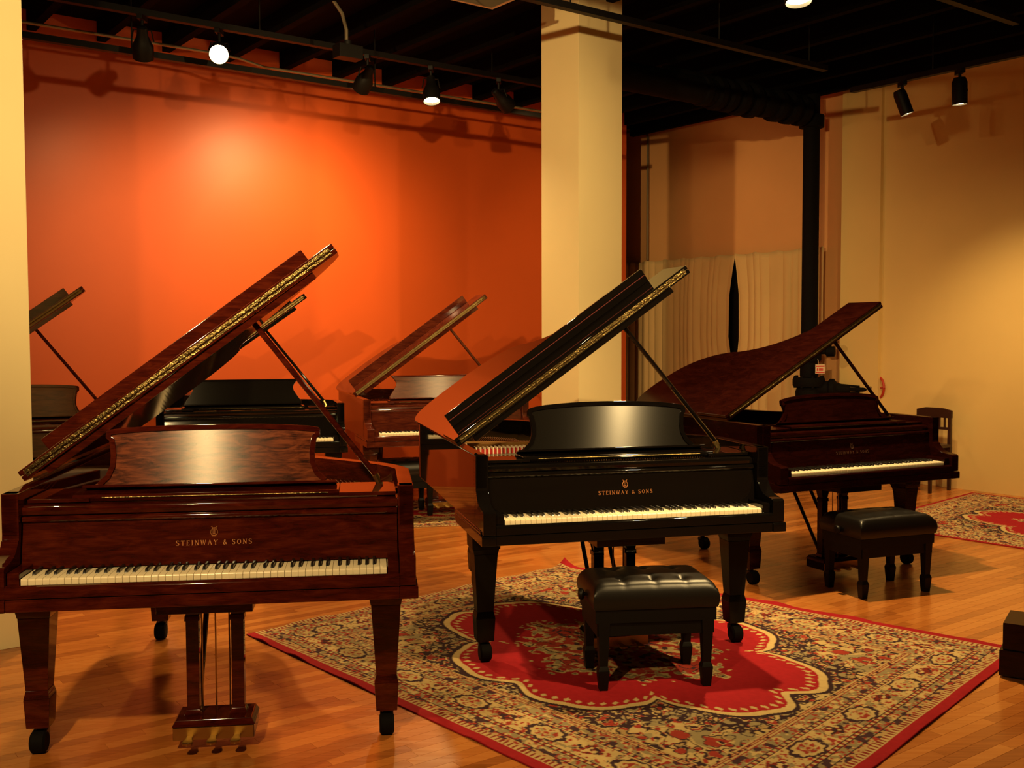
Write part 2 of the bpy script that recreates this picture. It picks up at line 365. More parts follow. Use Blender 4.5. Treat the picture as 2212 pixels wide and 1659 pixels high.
def grand_piano(label, loc, rz, L, body, deskm, phi, yf=.50, lip=.075, keys=True, text=True, desk='ear', group=None, z=0.0, felt=False, flapw=.30, dz=0.0, dx=0.0, legx=-.36, lgo=0.0):
    root = thing('grand_piano', label, 'piano', (loc[0], loc[1], z), rz, group)
    B = M[body]
    zr = .985                                             # top of the rim
    # rim: bent band round the case
    oo = outline(L, 0, .16); ii = []
    n = len(oo)
    for i, p in enumerate(oo):
        a = Vector(oo[max(i-1,0)]); b = Vector(oo[min(i+1,n-1)]); d = (b-a).normalized()
        ii.append((p[0] + d.y*.055, p[1] - d.x*.055))
    mb = MB(); vs = []; fs = []
    for p, q in zip(oo, ii): vs += [(p[0],p[1],.665), (p[0],p[1],zr), (q[0],q[1],zr), (q[0],q[1],.665)]
    for i in range(n-1):
        for k in range(4): fs.append((i*4+k, (i+1)*4+k, (i+1)*4+(k+1)%4, i*4+(k+1)%4))
    fs += [(0,1,2,3), ((n-1)*4+3,(n-1)*4+2,(n-1)*4+1,(n-1)*4)]
    mb.add(vs, fs); rim = mb.obj('rim', B, root, bevel=.004)
    # arms: the scrolled cheeks beside the keys
    prof = [(0,.655),(0,.752),(.012,.760),(.05,.763),(.09,.770),(.122,.786),(.142,.806),(.150,.822),(.158,.824),(.160,.84),(.160,zr),(.22,zr),(.22,.655)]
    for s_ in (-1, 1):
        mb = MB(); mb.prism(prof, 'x', s_*(HW-.057), s_*HW); a = mb.obj('arm', B, root, bevel=.003)
        mb = MB(); mb.prism([(-.006,.608),(-.006,.645),(.0,.652),(.62,.652),(.62,.608)], 'x', s_*(HW-.057), s_*(HW+.008)); mb.obj('arm_molding', B, a, bevel=.004)
        mb = MB(); mb.prism([(.04,.652),(.04,.668),(.62,.668),(.62,.652)], 'x', s_*(HW-.02), s_*(HW+.005)); mb.obj('arm_bead', B, a, bevel=.004)
        mb = MB(); mb.box(*sorted((s_*.6135, s_*.654)), .022, .19, .655, .738); mb.obj('key_block', B, root, bevel=.006)
        mb = MB(); mb.box(*sorted((s_*.655, s_*.700)), .05, .75, .60, .665); mb.obj('keybed_rail', B, root)
    mb = MB(); mb.box(-.655,.655, .0, .72, .608, .652); mb.obj('keybed', B, root, bevel=.004)
    mb = MB(); mb.prism([(-.004,.655),(-.004,.686),(.0,.693),(.010,.697),(.018,.694),(.018,.655)], 'x', -.655, .655); mb.obj('key_slip', B, root, bevel=.0015)
    # keys
    if keys:
        wm = MB(); wm.prism([(.024,.694),(.024,.711),(.027,.716),(.168,.716),(.168,.694)], 'x', 0, .0224)
        wme = wm.mesh('white_key', bevel=.0006, seg=1); wme.materials.append(M['ivory'])
        bm_ = MB(); bm_.add([(-.0058,.074,.712),(.0058,.074,.712),(.0058,.168,.712),(-.0058,.168,.712),(-.0044,.082,.7275),(.0044,.082,.7275),(.0048,.168,.7275),(-.0048,.168,.7275)],
                 [(0,3,2,1),(4,5,6,7),(0,1,5,4),(1,2,6,5),(2,3,7,6),(3,0,4,7)])
        bme = bm_.mesh('black_key', bevel=.001, seg=1); bme.materials.append(M['ebony'])
        for i in range(52):
            o = bpy.data.objects.new('white_key', wme); o.location = (-.611 + i*.0235 + .0005, 0, 0); link(o, root)
            nm = (i + 5) % 7                              # 0 = C, first key is A
            if i < 51 and nm in (0,1,3,4,5):
                sh = {0:-.0025, 1:.0025, 3:-.003, 4:0, 5:.003}[nm]
                o = bpy.data.objects.new('black_key', bme); o.location = (-.611 + (i+1)*.0235 + sh, 0, 0); link(o, root)
    mb = MB(); mb.box(-.655,.655,.03,.2,.652,.692); mb.obj('key_frame', M['felt_black'], root)
    # fallboard, name and emblem
    fb = [(.168,.719),(.172,.745),(.180,.79),(.188,.83),(.194,.86),(.196,.880),(.212,.880),(.210,.80),(.19,.719)]
    mb = MB(); mb.prism(fb, 'x', -.652, .652); fall = mb.obj('fallboard', B, root, bevel=.001)
    mb = MB(); mb.tube([(-.652,.196,.888),(.652,.196,.888)], .0115, 12); mb.obj('fallboard_edge', B, fall)
    if text:
        sl = math.atan2(.008, .04)
        Mt = Matrix.Translation((.0, .1772, .784)) @ Matrix.Rotation(-R(10.5), 4, 'X')
        lt = letters('STEINWAY & SONS', .0175, .0018, Mt); lt.obj('lettering', M['gold_dark' if body == 'mahog_dark' else 'gold'], fall, smooth=False)
        em = MB()
        for s_ in (-1, 1):
            em.tube([(0,0,.002),(s_*.009,0,.004),(s_*.0125,0,.012),(s_*.011,0,.020),(s_*.0065,0,.026),(s_*.0075,0,.032),(s_*.011,0,.0345)], .0016, 6)
        for xx in (-.0045, -.0015, .0015, .0045): em.tube([(xx,0,.008),(xx,0,.029)], .0006, 5)
        em.tube([(-.008,0,.029),(.008,0,.029)], .0013, 6); em.tube([(-.007,0,0),(.007,0,0)], .0018, 6); em.tube([(-.0045,0,.008),(.0045,0,.008)], .0012, 6)
        em.xf(Matrix.Translation((0, .1835, .8145)) @ Matrix.Rotation(-R(11.5), 4, 'X')); em.obj('lyre_emblem', M['gold_dark' if body == 'mahog_dark' else 'gold'], fall)
    # stretcher, tray for the music desk
    mb = MB(); mb.prism([(.200,.902),(.196,.918),(.200,.930),(.215,.934),(.30,.934),(.30,.900)], 'x', -.655, .655); mb.obj('stretcher', B, root, bevel=.002)
    for xa_, xb_ in ((-.65,-.44),(.44,.65)):
        mb = MB(); mb.box(xa_,xb_,.24,.50,.938,.952); mb.obj('desk_rail', B, root, bevel=.003)
    mb = MB(); mb.prism([(.252,.938),(.246,.950),(.252,.962),(.42,.962),(.42,.938)], 'x', dx-.47, dx+.47); tray = mb.obj('desk_tray', B, root, bevel=.003)
    mb = MB(); mb.tube([(-.40,.246,.952),(.40,.246,.952)], .0025, 6); mb.obj('tray_hinge', M['hinge'], tray)
    # music desk
    tw, nw, bw, arch, H = {'ear': (.395,.375,.46,.022,.215), 'bow': (.402,.385,.47,.036,.205), 'vase': (.415,.392,.455,.0,.205)}[desk]
    H += dz
    side = [(bw,0),(bw-.012,.006),(nw+.045,.022),(nw+.016,.05),(nw+.002,.085),(nw,.12),(nw+.004,H-.055),(nw+.008,H-.035),(tw,H-.026),(tw,H)]
    if desk == 'vase': side = [(bw-.01,0),(bw,.018),(bw-.012,.045),(nw+.02,.09),(nw,.125),(nw-.004,.15),(nw+.008,H-.03),(tw,H-.012),(tw+.006,H)]
    loop = [(x,z_) for x, z_ in side] + [(tw*math.cos(PI*k/14), H + arch*math.sin(PI*k/14)) for k in range(1,14)] + [(-x,z_) for x, z_ in reversed(side)]
    Md = Matrix.Translation((dx,.395,.9625)) @ Matrix.Rotation(-R(13), 4, 'X')
    mb = MB(); mb.prism(loop, 'y', 0, .018); mb.xf(Md); dk = mb.obj('music_desk', M[deskm], root, bevel=.003)
    if desk != 'vase':
        inn = []; n = len(loop)
        for i, p in enumerate(loop):
            a = Vector(loop[i-1]); b = Vector(loop[(i+1) % n]); d = (b-a).normalized(); inn.append((p[0] - d.y*.020, p[1] + d.x*.020))
        mb = MB(); vs = []; fs = []
        m0 = 2; idx = list(range(m0, n-m0))
        for i in idx:
            p, q = loop[i], inn[i]; vs += [(p[0],0,p[1]),(p[0],-.007,p[1]),(q[0],-.007,q[1]),(q[0],0,q[1])]
        for k in range(len(idx)-1):
            for j in range(4): fs.append((k*4+j,(k+1)*4+j,(k+1)*4+(j+1)%4,k*4+(j+1)%4))
        mb.add(vs, fs); mb.xf(Md); mb.obj('desk_frame', B, dk, bevel=.002)
    else:
        mb = MB(); mb.box(-tw-.012, tw+.012, -.010, .02, H-.006, H+.008); mb.xf(Md); mb.obj('desk_cornice', B, dk, bevel=.004)
        for s_ in (-1, 1):
            mb = MB(); mb.lathe([(.004,-.006),(.016,-.006),(.018,0),(.018,.02)], (s_*(bw-.02),0,.026), (0,1,0), 14); mb.xf(Md); mb.obj('desk_scroll', M[deskm], dk)
    mb = MB(); mb.box(-bw,bw,-.055,.0,0,.010); mb.xf(Md); mb.obj('desk_ledge', B, dk, bevel=.003)
    # inside: soundboard, iron plate, pin block, strings
    inner = [p for p in ii]
    mb = MB(); mb.prism([(x, max(y,.3)) for x, y in inner], 'z', .84, .85); mb.obj('soundboard', M['soundboard'], root, smooth=False)
    mb = MB(); mb.box(-.652,.652,.31,.52,.85,.905)
    for xx in (-.35,-.02,.28,.5): mb.add([(xx-.012,.5,.90),(xx+.012,.5,.90),(xx-.012-.25*(xx<.4),L-.65,.90),(xx+.012-.25*(xx<.4),L-.65,.90),(xx-.012,.5,.86),(xx+.012,.5,.86),(xx-.012-.25*(xx<.4),L-.65,.86),(xx+.012-.25*(xx<.4),L-.65,.86)],
                     [(0,1,3,2),(4,6,7,5),(0,2,6,4),(1,5,7,3),(0,4,5,1),(2,3,7,6)])
    mb.obj('iron_plate', M['plate'], root, bevel=.002)
    mb = MB(); rs = random.Random(3)
    for k in range(70):
        x = -.63 + k*.018; y1 = 1.0 + (L-1.35)*max(0, min(1, (.62-x)/1.05))**.8
        x1 = x - .10*(k > 22) + .22*(k <= 22)*(1 - k/30)
        mb.add([(x-.0009,.52,.912),(x+.0009,.52,.912),(x1+.0009,y1,.905),(x1-.0009,y1,.905)], [(0,1,2,3)])
    o = mb.obj('strings', M['copper'], root, smooth=False); o['kind'] = 'stuff'
    if felt:
        mb = MB()
        for k in range(100):
            x = -.62 + k*.0124
            for rrow in range(2): mb.lathe([(.0035,0),(.0035,.03)], (x + .005*rrow, .40 + .045*rrow, .905), seg=6)
        o = mb.obj('tuning_pins', M['steel'], root, smooth=False); o['kind'] = 'stuff'
        # bass end: damper felts over the strings, with a red listing cloth woven through
        mb = MB(); mb.prism([(-.64,.62),(-.60,.58),(.10,.62),(.10,.66)], 'z', .93, .965); mb.obj('string_felt', M['felt_red'], root, bevel=.004)
        for k in range(34):
            x = -.625 + k*.021; y = .575 + .03*min(1, max(0, (x+.62)/.7))
            mb = MB(); mb.box(x, x+.0045, y-.006, y+.06, .915, .975)
            mb.obj('damper', M['white'], root)
        mb = MB(); mb.box(-.645,.12,.67,.70,.935,.985); mb.obj('damper_rail', M['plate'], root, bevel=.004)
    # lid with folded front flap, brass hinge
    hx, hz = -HW-.010, zr + .004
    Ml = Matrix.Translation((hx,0,hz)) @ Matrix.Rotation(-R(phi), 4, 'Y') @ Matrix.Translation((-hx,0,-hz))
    lo = [(x, max(y, yf)) for x, y in outline(L, .012, yf)]
    mb = MB(); mb.prism(lo, 'z', hz, hz+.021); mb.xf(Ml); lid = mb.obj('lid', B, root, bevel=.004)
    mb = MB(); mb.box(-HW-.012, HW+.012, yf+.001, yf+flapw, hz+.0235, hz+.0435); mb.xf(Ml); fl = mb.obj('lid_flap', B, lid, bevel=.004)
    if lip > .02:
        mb = MB(); mb.box(-.665, .615, yf+flapw-.022, yf+flapw-.002, hz+.0435, hz+.0435+lip); mb.xf(Ml); lp_ = mb.obj('flap_lip', B, lid, bevel=.004)
        if felt: mb = MB(); mb.box(-.66, .61, yf+flapw-.0235, yf+flapw-.021, hz+.0435+lip*.48, hz+.0435+lip*.53); mb.xf(Ml); mb.obj('lip_red_line', M['red_line'], lid)  # thin dark red line along the middle of the lip
        mb = MB(); mb.box(-.64, .60, yf+.012, yf+.030, hz-.030, hz-.001); mb.xf(Ml); mb.obj('lid_batten', B, lid, bevel=.003)
    mb = MB(); mb.box(-HW+.01, HW-.01, yf-.003, yf+.0005, hz+.0085, hz+.0195); mb.box(-HW+.01, HW-.01, yf-.003, yf+.0005, hz+.025, hz+.036)
    for k in range(58):
        x = -HW + .015 + k*.0242; mb.tube([(x,yf-.004,hz+.0223),(x+.0215,yf-.004,hz+.0223)], .0042, 6)
    mb.xf(Ml); mb.obj('lid_hinge', M['hinge'], lid)
    # prop stick
    ul = (.30 - hx); top = Ml @ Vector((hx+ul, yf+.07, hz-.004)); bot = Vector((.60, .46, zr-.03))
    mb = MB(); d = (top-bot)
    mb.tube([bot, bot+d*.04, bot+d*.05, bot+d*.95, top], [.009,.009,.0115,.0115,.009], 8); pr = mb.obj('lid_prop', B, root)
    mb = MB(); mb.tube([bot-Vector((0,0,.02)), bot+d*.05], .013, 8); mb.box(bot.x-.018,bot.x+.06,bot.y-.02,bot.y+.02,bot.z-.05,bot.z-.02); mb.obj('prop_socket', M['brass'], pr)
    # legs with casters
    LM = M['black_leg'] if body == 'black' else B
    legs = [(-.635+lgo,.36,1), (.635+lgo,.36,1), (legx,L-.33,0)]
    for (x, y, fr) in legs:
        zt = .608 if fr else .665
        mb = MB(); mb.frust(x,y,zt-.075,zt,.066,.068)
        lg = mb.obj('leg', LM, root, bevel=.004)
        mb = MB(); mb.frust(x,y,zt-.10,zt-.075,.057,.062); mb.frust(x,y,.235,zt-.10,.039,.056); mb.frust(x,y,.205,.235,.046,.039); mb.frust(x,y,.095,.205,.040,.046); mb.obj('leg_shaft', LM, lg, bevel=.003)
        if fr:
            s_ = 1 if x > 0 else -1
            mb = MB(); mb.prism([(y+.06,zt),(y+.25,zt),(y+.20,zt-.02),(y+.13,zt-.06),(y+.085,zt-.12),(y+.06,zt-.20)], 'x', x-.03, x+.03); mb.obj('leg_bracket', LM, lg, bevel=.003)
        cx, cy_ = x + .012, y - .02
        mb = MB(); mb.lathe([(.016,.068),(.016,.096)], (x,y,0), seg=12)
        mb.prism([(y-.035,.046),(y-.02,.078),(y+.02,.082),(y+.022,.06),(y-.01,.034)], 'x', x-.026, x+.026); ca_ = mb.obj('caster', M['castermetal'], lg, bevel=.003)
        mb = MB(); mb.lathe([(.032,-.028),(.041,-.021),(.041,.021),(.032,.028)], (x, y-.022, .041), (1,0,0), 18); mb.obj('caster_wheel', M['iron'], lg)
    # pedal lyre
    ly = .35
    mb = MB(); mb.box(lgo-.165,lgo+.165,.10,ly+.09,.556,.608); lyr = mb.obj('pedal_lyre', B, root, bevel=.003)
    for s_ in (-1, 1):
        mb = MB(); x = lgo+s_*.082
        mb.frust(x,ly,.49,.560,.021,.036,.022,.03); mb.frust(x,ly,.47,.49,.027,.026,.027,.026); mb.frust(x,ly,.135,.47,.0225,.023); mb.frust(x,ly,.115,.135,.034,.024,.034,.024)
        mb.obj('lyre_post', B, lyr, bevel=.002)
        mb = MB(); mb.tube([(lgo+s_*.07,ly+.03,.13),(lgo+s_*.07,ly+.36,.60)], .011, 8); mb.obj('lyre_brace', B, lyr)
    mb = MB(); mb.box(lgo-.062,lgo+.062,ly-.012,ly+.012,.525,.552); mb.obj('lyre_rail', B, lyr, bevel=.003)
    for x in (lgo-.05, lgo, lgo+.05):
        mb = MB(); mb.tube([(x,ly,.10),(x,ly,.60)], .0033, 6); mb.obj('pedal_rod', M['brass'], lyr)
    mb = MB(); mb.frust(lgo,ly-.01,.095,.118,.150,.136,.085,.075); mb.box(lgo-.146,lgo+.146,ly-.09,ly+.07,.045,.095); mb.obj('pedal_box', B, lyr, bevel=.003)
    mb = MB(); mb.box(lgo-.144,lgo+.144,ly-.094,ly-.0905,.047,.092); mb.obj('pedal_plate', M['brass'], lyr)
    for x in (lgo-.085, lgo, lgo+.085):
        mb = MB(); mb.prism([(x-.011,ly-.08),(x+.011,ly-.08),(x+.013,ly-.12),(x+.019,ly-.145),(x+.016,ly-.160),(x,ly-.166),(x-.016,ly-.160),(x-.019,ly-.145),(x-.013,ly-.12)], 'z', .050, .062)
        mb.obj('pedal', M['brass'], lyr, bevel=.004)
    # case floor under the strings
    mb = MB(); mb.prism([(x, max(y,.3)) for x, y in inner], 'z', .685, .70); mb.obj('case_bottom', B, root, smooth=False)
    return root
PI1 = grand_piano('polished red mahogany grand piano nearest the camera, no bench', (-1.044, 3.527), R(7.72), 2.11, 'mahog', 'mahog_desk', 36.5, yf=.45, desk='ear', dx=-.03, legx=-.50, lgo=-.025)
PI2 = grand_piano('glossy black grand piano standing on the large red oriental rug', (.567, 4.632), R(13.6), 2.11, 'black', 'black_desk', 35.5, yf=.50, desk='bow', z=.007, felt=True, legx=-.38)
PI3 = grand_piano('dark mahogany grand piano in front of the curtains and standpipe', (2.189, 6.285), R(25.5), 1.68, 'mahog_dark', 'mahog_dark', 29.5, yf=.48, lip=0.0, desk='bow', dz=-.055, dx=.045, legx=-.28)
PI4 = grand_piano('black grand piano by the orange wall, directly behind the nearest mahogany piano', (-1.98, 7.944), R(15), 1.70, 'black_old', 'black_desk', 35.5, desk='vase', text=False, dx=-.06)
PI5 = grand_piano('brown mahogany grand piano by the orange wall, left of the cream pillar', (-.487, 8.604), R(17.5), 1.88, 'mahog_brown', 'brown_desk', 36, desk='vase', text=False, z=.006)
PI6 = grand_piano('brown grand piano half hidden behind the cream wall edge at far left', (-3.23, 6.70), R(20), 1.70, 'mahog_brown', 'brown_desk', 36, desk='ear', text=False, keys=False)

# ------------------------------------------------------------------ benches
def cushion(wx, wy, z0, z1, nx=4, ny=2, tuft=.022):
    """rounded leather pad with buttoned dimples"""
    NX, NY = 56, 36; vs = []; fs = []
    btn = [(-wx/2 + wx*(i+1)/(nx), -wy/2 + wy*(j+.5)/ny) for j in range(ny) for i in range(nx-1)]
    def hz(x, y):
        ex = min(1, (wx/2-abs(x))/.05); ey = min(1, (wy/2-abs(y))/.05)
        e = math.sqrt(max(0, 1-(1-ex)**2))*math.sqrt(max(0, 1-(1-ey)**2))
        z = z1 - .035*(1-e) + .012*math.cos(PI*x/wx)*math.cos(PI*y/wy)
        for bx, by in btn:
            d2 = (x-bx)**2 + (y-by)**2; z -= tuft*math.exp(-d2/.0007)
            z -= .10*tuft*math.exp(-((x-bx)/.012)**2)*e
        return z
    for j in range(NY+1):
        for i in range(NX+1):
            x = -wx/2 + wx*i/NX; y = -wy/2 + wy*j/NY; vs.append((x, y, hz(x, y)))
    for j in range(NY):
        for i in range(NX): a = j*(NX+1)+i; fs.append((a, a+1, a+NX+2, a+NX+1))
    # side skirt, swelling a little
    ring = [i for i in range(NX+1)] + [(j)*(NX+1)+NX for j in range(1, NY+1)] + [NY*(NX+1)+i for i in range(NX-1, -1, -1)] + [j*(NX+1) for j in range(NY-1, 0, -1)]
    prev = ring
    for k, (g, zz) in enumerate(((.006, .72), (.008, .45), (.004, .15), (0, 0))):
        cur = []
        for r_ in ring:
            x, y, z = vs[r_]; l = max(abs(x)/(wx/2), abs(y)/(wy/2)); sx = g*(x/(wx/2)); sy = g*(y/(wy/2))
            cur.append(len(vs)); vs.append((x+sx, y+sy, z0 + (z-z0)*zz))
        m_ = len(ring)
        for i in range(m_): fs.append((prev[i], cur[i], cur[(i+1) % m_], prev[(i+1) % m_]))
        prev = cur
    mb = MB(); mb.add(vs, fs); return mb
def bench(label, loc, rz, z=0.0, wx=.54, wy=.36, H=.45, tuft=.017, lx=.228, lyy=.150):
    root = thing('piano_bench', label, 'bench', (loc[0], loc[1], z), rz, 'piano benches')
    cb = H - .10; cushion(wx, wy, cb, H+.012, tuft=tuft).obj('cushion', M['leather'], root, ang=60)
    mb = MB(); mb.box(-wx/2+.004, wx/2-.004, -wy/2+.004, wy/2-.004, cb-.058, cb-.002); mb.obj('seat_frame', M['lacquer_bench'], root, bevel=.002)
    mb = MB(); mb.box(-lx-.030, lx+.030, -lyy-.018, lyy+.018, cb-.115, cb-.058); mb.obj('apron', M['lacquer_bench'], root, bevel=.002)
    for sx in (-1, 1):
        for sy in (-1, 1):
            mb = MB(); x, y = sx*lx, sy*lyy
            mb.frust(x,y,.105,cb-.055,.018,.026); mb.frust(x,y,.085,.105,.025,.018); mb.frust(x,y,.0,.085,.018,.025); mb.obj('leg', M['lacquer_bench'], root, bevel=.002)
        mb = MB(); mb.lathe([(.008,0),(.008,.018),(.022,.02),(.026,.03),(.022,.04),(.006,.043)], (sx*(wx/2-.005), 0, cb+.03), (sx,0,0), 16); mb.obj('knob', M['lacquer_bench'], root)
    return root
bench('tufted black leather piano bench on the large red oriental rug', (.594, 4.590), R(7.2), .007)
bench('smooth-topped black piano bench at the dark mahogany piano', (2.18, 6.18), R(21), 0, tuft=.004)
bench('dark piano bench on a rug below the brown piano by the orange wall', (-.917, 8.804), R(19), .006, wx=.43, lx=.185, tuft=.01)

# ------------------------------------------------------------------ rugs
def smooth_noise(nx, ny, cell, rs):
    gx, gy = int(nx/cell)+3, int(ny/cell)+3; g = rs.rand(gy, gx)
    X = np.arange(nx)/cell; Y = np.arange(ny)/cell; xi = X.astype(int); yi = Y.astype(int); fx = X-xi; fy = Y-yi
    fx = fx*fx*(3-2*fx); fy = fy*fy*(3-2*fy)
    a = g[np.ix_(yi, xi)]; b = g[np.ix_(yi, xi+1)]; c = g[np.ix_(yi+1, xi)]; d = g[np.ix_(yi+1, xi+1)]
    return (a*(1-fx)+b*fx)*(1-fy)[:,None] + (c*(1-fx)+d*fx)*fy[:,None]
RED = np.array((.31,.012,.017)); IV = np.array((.50,.36,.155)); NAVY = np.array((.035,.016,.020)); OLV = np.array((.27,.21,.105)); RUST = np.array((.30,.035,.022)); TAN = np.array((.44,.29,.12))
def rug_pattern(LA, LB, step, seed, ends=(.0,.07,.07,.07)):
    """LA x LB metres; ends = plain red band width at a=0, a=LA, b=0, b=LB"""
    nx, ny = int(LA/step)+1, int(LB/step)+1; rs = np.random.RandomState(seed)
    A, B = np.meshgrid(np.linspace(0,LA,nx), np.linspace(0,LB,ny))
    da0, da1, db0, db1 = A-ends[0], LA-ends[1]-A, B-ends[2], LB-ends[3]-B
    D = np.stack([da0, da1, db0, db1]); d = D.min(0); side = D.argmin(0)
    along = np.where(side < 2, B - LB/2, A - LA/2)
    C = np.zeros((ny, nx, 3)); C[:] = RED
    def put(mask, col): C[mask] = col
    n1 = smooth_noise(nx, ny, .016/step, rs); n2 = smooth_noise(nx, ny, .011/step, rs); n3 = smooth_noise(nx, ny, .03/step, rs)
    # mirrored fields for the floral ground
    S = lambda n: (n + n[::-1, :] + n[:, ::-1] + n[::-1, ::-1])
    m1 = S(smooth_noise(nx, ny, .034/step, rs)); m2 = S(smooth_noise(nx, ny, .022/step, rs)); m3 = S(smooth_noise(nx, ny, .05/step, rs))
    def band(a, b): return (d >= a) & (d < b)
    b_ = band(0, .034); put(b_, IV*.95); put(b_ & (((along/.024) % 1) < .45) & (d > .004), RUST*.7)
    b_ = band(.034, .062); put(b_, TAN); put(b_ & (n1 > .62), NAVY*1.5); put(b_ & (n2 > .68), RUST)
    put(band(.062, .067), NAVY)
    b_ = band(.067, .106); put(b_, OLV); put(b_ & (n1 > .64), IV); put(b_ & (n2 > .66), RUST); put(b_ & (n3 > .72), NAVY*1.6)
    b_ = band(.106, .131); put(b_, RUST*.75); put(b_ & (((along/.034) % 1) < .5) & (np.abs(d-.1185) < .007), IV); put(band(.106,.110) | band(.127,.131), NAVY)
    # ivory main border with rosettes and palmettes
    b_ = band(.131, .262); put(b_, IV*1.02); dm = d - .1965
    leaf = (n3 > .55) & (n1 > .40); put(b_ & leaf, OLV); put(b_ & (n2 > .69), RUST); put(b_ & leaf & (n2 < .24), NAVY*1.6)
    per = .435; ph = (along/per + .5) % 1 - .5; x = ph*per
    r1 = np.hypot(x/1.45, dm)*(1 + .16*(n1-.5)); lobe = .052 + .004*np.cos(9*np.arctan2(dm, x/1.45))
    put(b_ & (r1 < lobe+.012), NAVY*1.3); put(b_ & (r1 < lobe), IV); put(b_ & (r1 < .038) & (n2 > .48), RUST); put(b_ & (r1 < .038) & (n1 > .62), OLV); put(b_ & (r1 < .016), TAN); put(b_ & (r1 < .008), RUST)
    put(b_ & (np.abs(np.abs(x)-.088) < .014) & (np.abs(dm) < .022*(1-np.abs(np.abs(x)-.088)/.016)), NAVY*1.2)
    x2 = ((along/per) % 1 - .5)*per
    tri = (np.abs(x2) < .058) & (np.abs(dm-.006) < .044 - np.abs(x2)*.62)
    put(b_ & tri, RUST*.65); put(b_ & tri & (n2 > .5), NAVY*1.2); put(b_ & tri & (n1 > .64), IV)
    put(band(.262, .267), IV*1.1)
    b_ = band(.267, .291); put(b_, NAVY*1.4); put(b_ & (((along/.034) % 1) < .55) & (np.abs(d-.279) < .008), IV*.9); put(b_ & (((along/.034) % 1) > .8), RUST)
    b_ = band(.291, .346); put(b_, OLV); put(b_ & (n1 > .64), IV); put(b_ & (n2 > .68), RUST); put(b_ & (n3 > .74), NAVY*1.6)
    b_ = band(.346, .386); put(b_, IV*.9); put(b_ & ((d/.0133) % 1 < .42), RUST*.9); put(b_ & (n2 > .74), NAVY)
    # field: red ground with lobes to the sides, scrolled corner pieces that point inwards
    FB = .386
    ca, cb = (ends[0] + LA - ends[1])/2, (ends[2] + LB - ends[3])/2
    ha, hb = (LA - ends[0] - ends[1])/2 - FB, (LB - ends[2] - ends[3])/2 - FB
    xa, xb = (A-ca)/ha, (B-cb)/hb; th = np.arctan2(xb, xa); rho = np.hypot(xa, xb); fld = d >= FB
    dl = np.abs((th % (PI/2)) - PI/4)                     # angle from the diagonal
    sm_ = np.clip(dl/.50, 0, 1); sm_ = sm_*sm_*(3-2*sm_)
    edge = .80 + .13*sm_ - .13*np.exp(-(dl/.085)) - .09*np.exp(-((PI/4-dl)/.11)**2) + .020*np.abs(np.sin(10*th))
    q = (rho - edge)*min(ha, hb)                          # metres outside the red ground
    g = fld & (q > 0); put(g, TAN*.80)
    put(g & (m1 > 2.15), IV); put(g & (m2 > 2.3), RUST); put(g & (m3 > 2.26), OLV*1.1)
    put(g & (np.abs(m1-1.93) < .14), NAVY*1.1); put(g & (np.abs(m3-1.95) < .045), IV); put(g & (np.abs(m3-1.84) < .05), NAVY)
    put(g & (q < .20) & (np.abs(m2-1.9) < .24), NAVY); put(g & (q > .30) & (m1 < 1.72), RUST)
    put(g & (q < .032), IV*1.05); put(g & (q > .032) & (q < .050), NAVY)
    t_ = fld & (q <= -.012) & (q > -.048); per2 = np.abs(((th*17) % 1) - .5)
    put(t_ & (per2 < .30*(1 - np.abs(q+.030)/.020)), IV*.95)
    # centre medallion
    em = .44 + .06*np.cos(8*th) + .03*np.cos(4*th) + .06*np.abs(np.cos(12*th)) + .10*(m2-2.0); qm = (rho - em)*min(ha, hb)
    g = fld & (qm < 0); put(g, RUST*.9); put(g & (m1 > 2.0), IV*.95); put(g & (m2 > 2.25), OLV); put(g & (np.abs(m3-2.0) < .06), NAVY); put(g & (qm > -.03) & (m2 > 1.7), IV)
    g2 = g & (qm < -.12); put(g2, NAVY*1.3); put(g2 & (m1 > 2.0), IV*.8); put(g2 & (m2 > 2.1), RUST)
    C *= (.93 + .14*n1)[:, :, None]
    return nx, ny, C
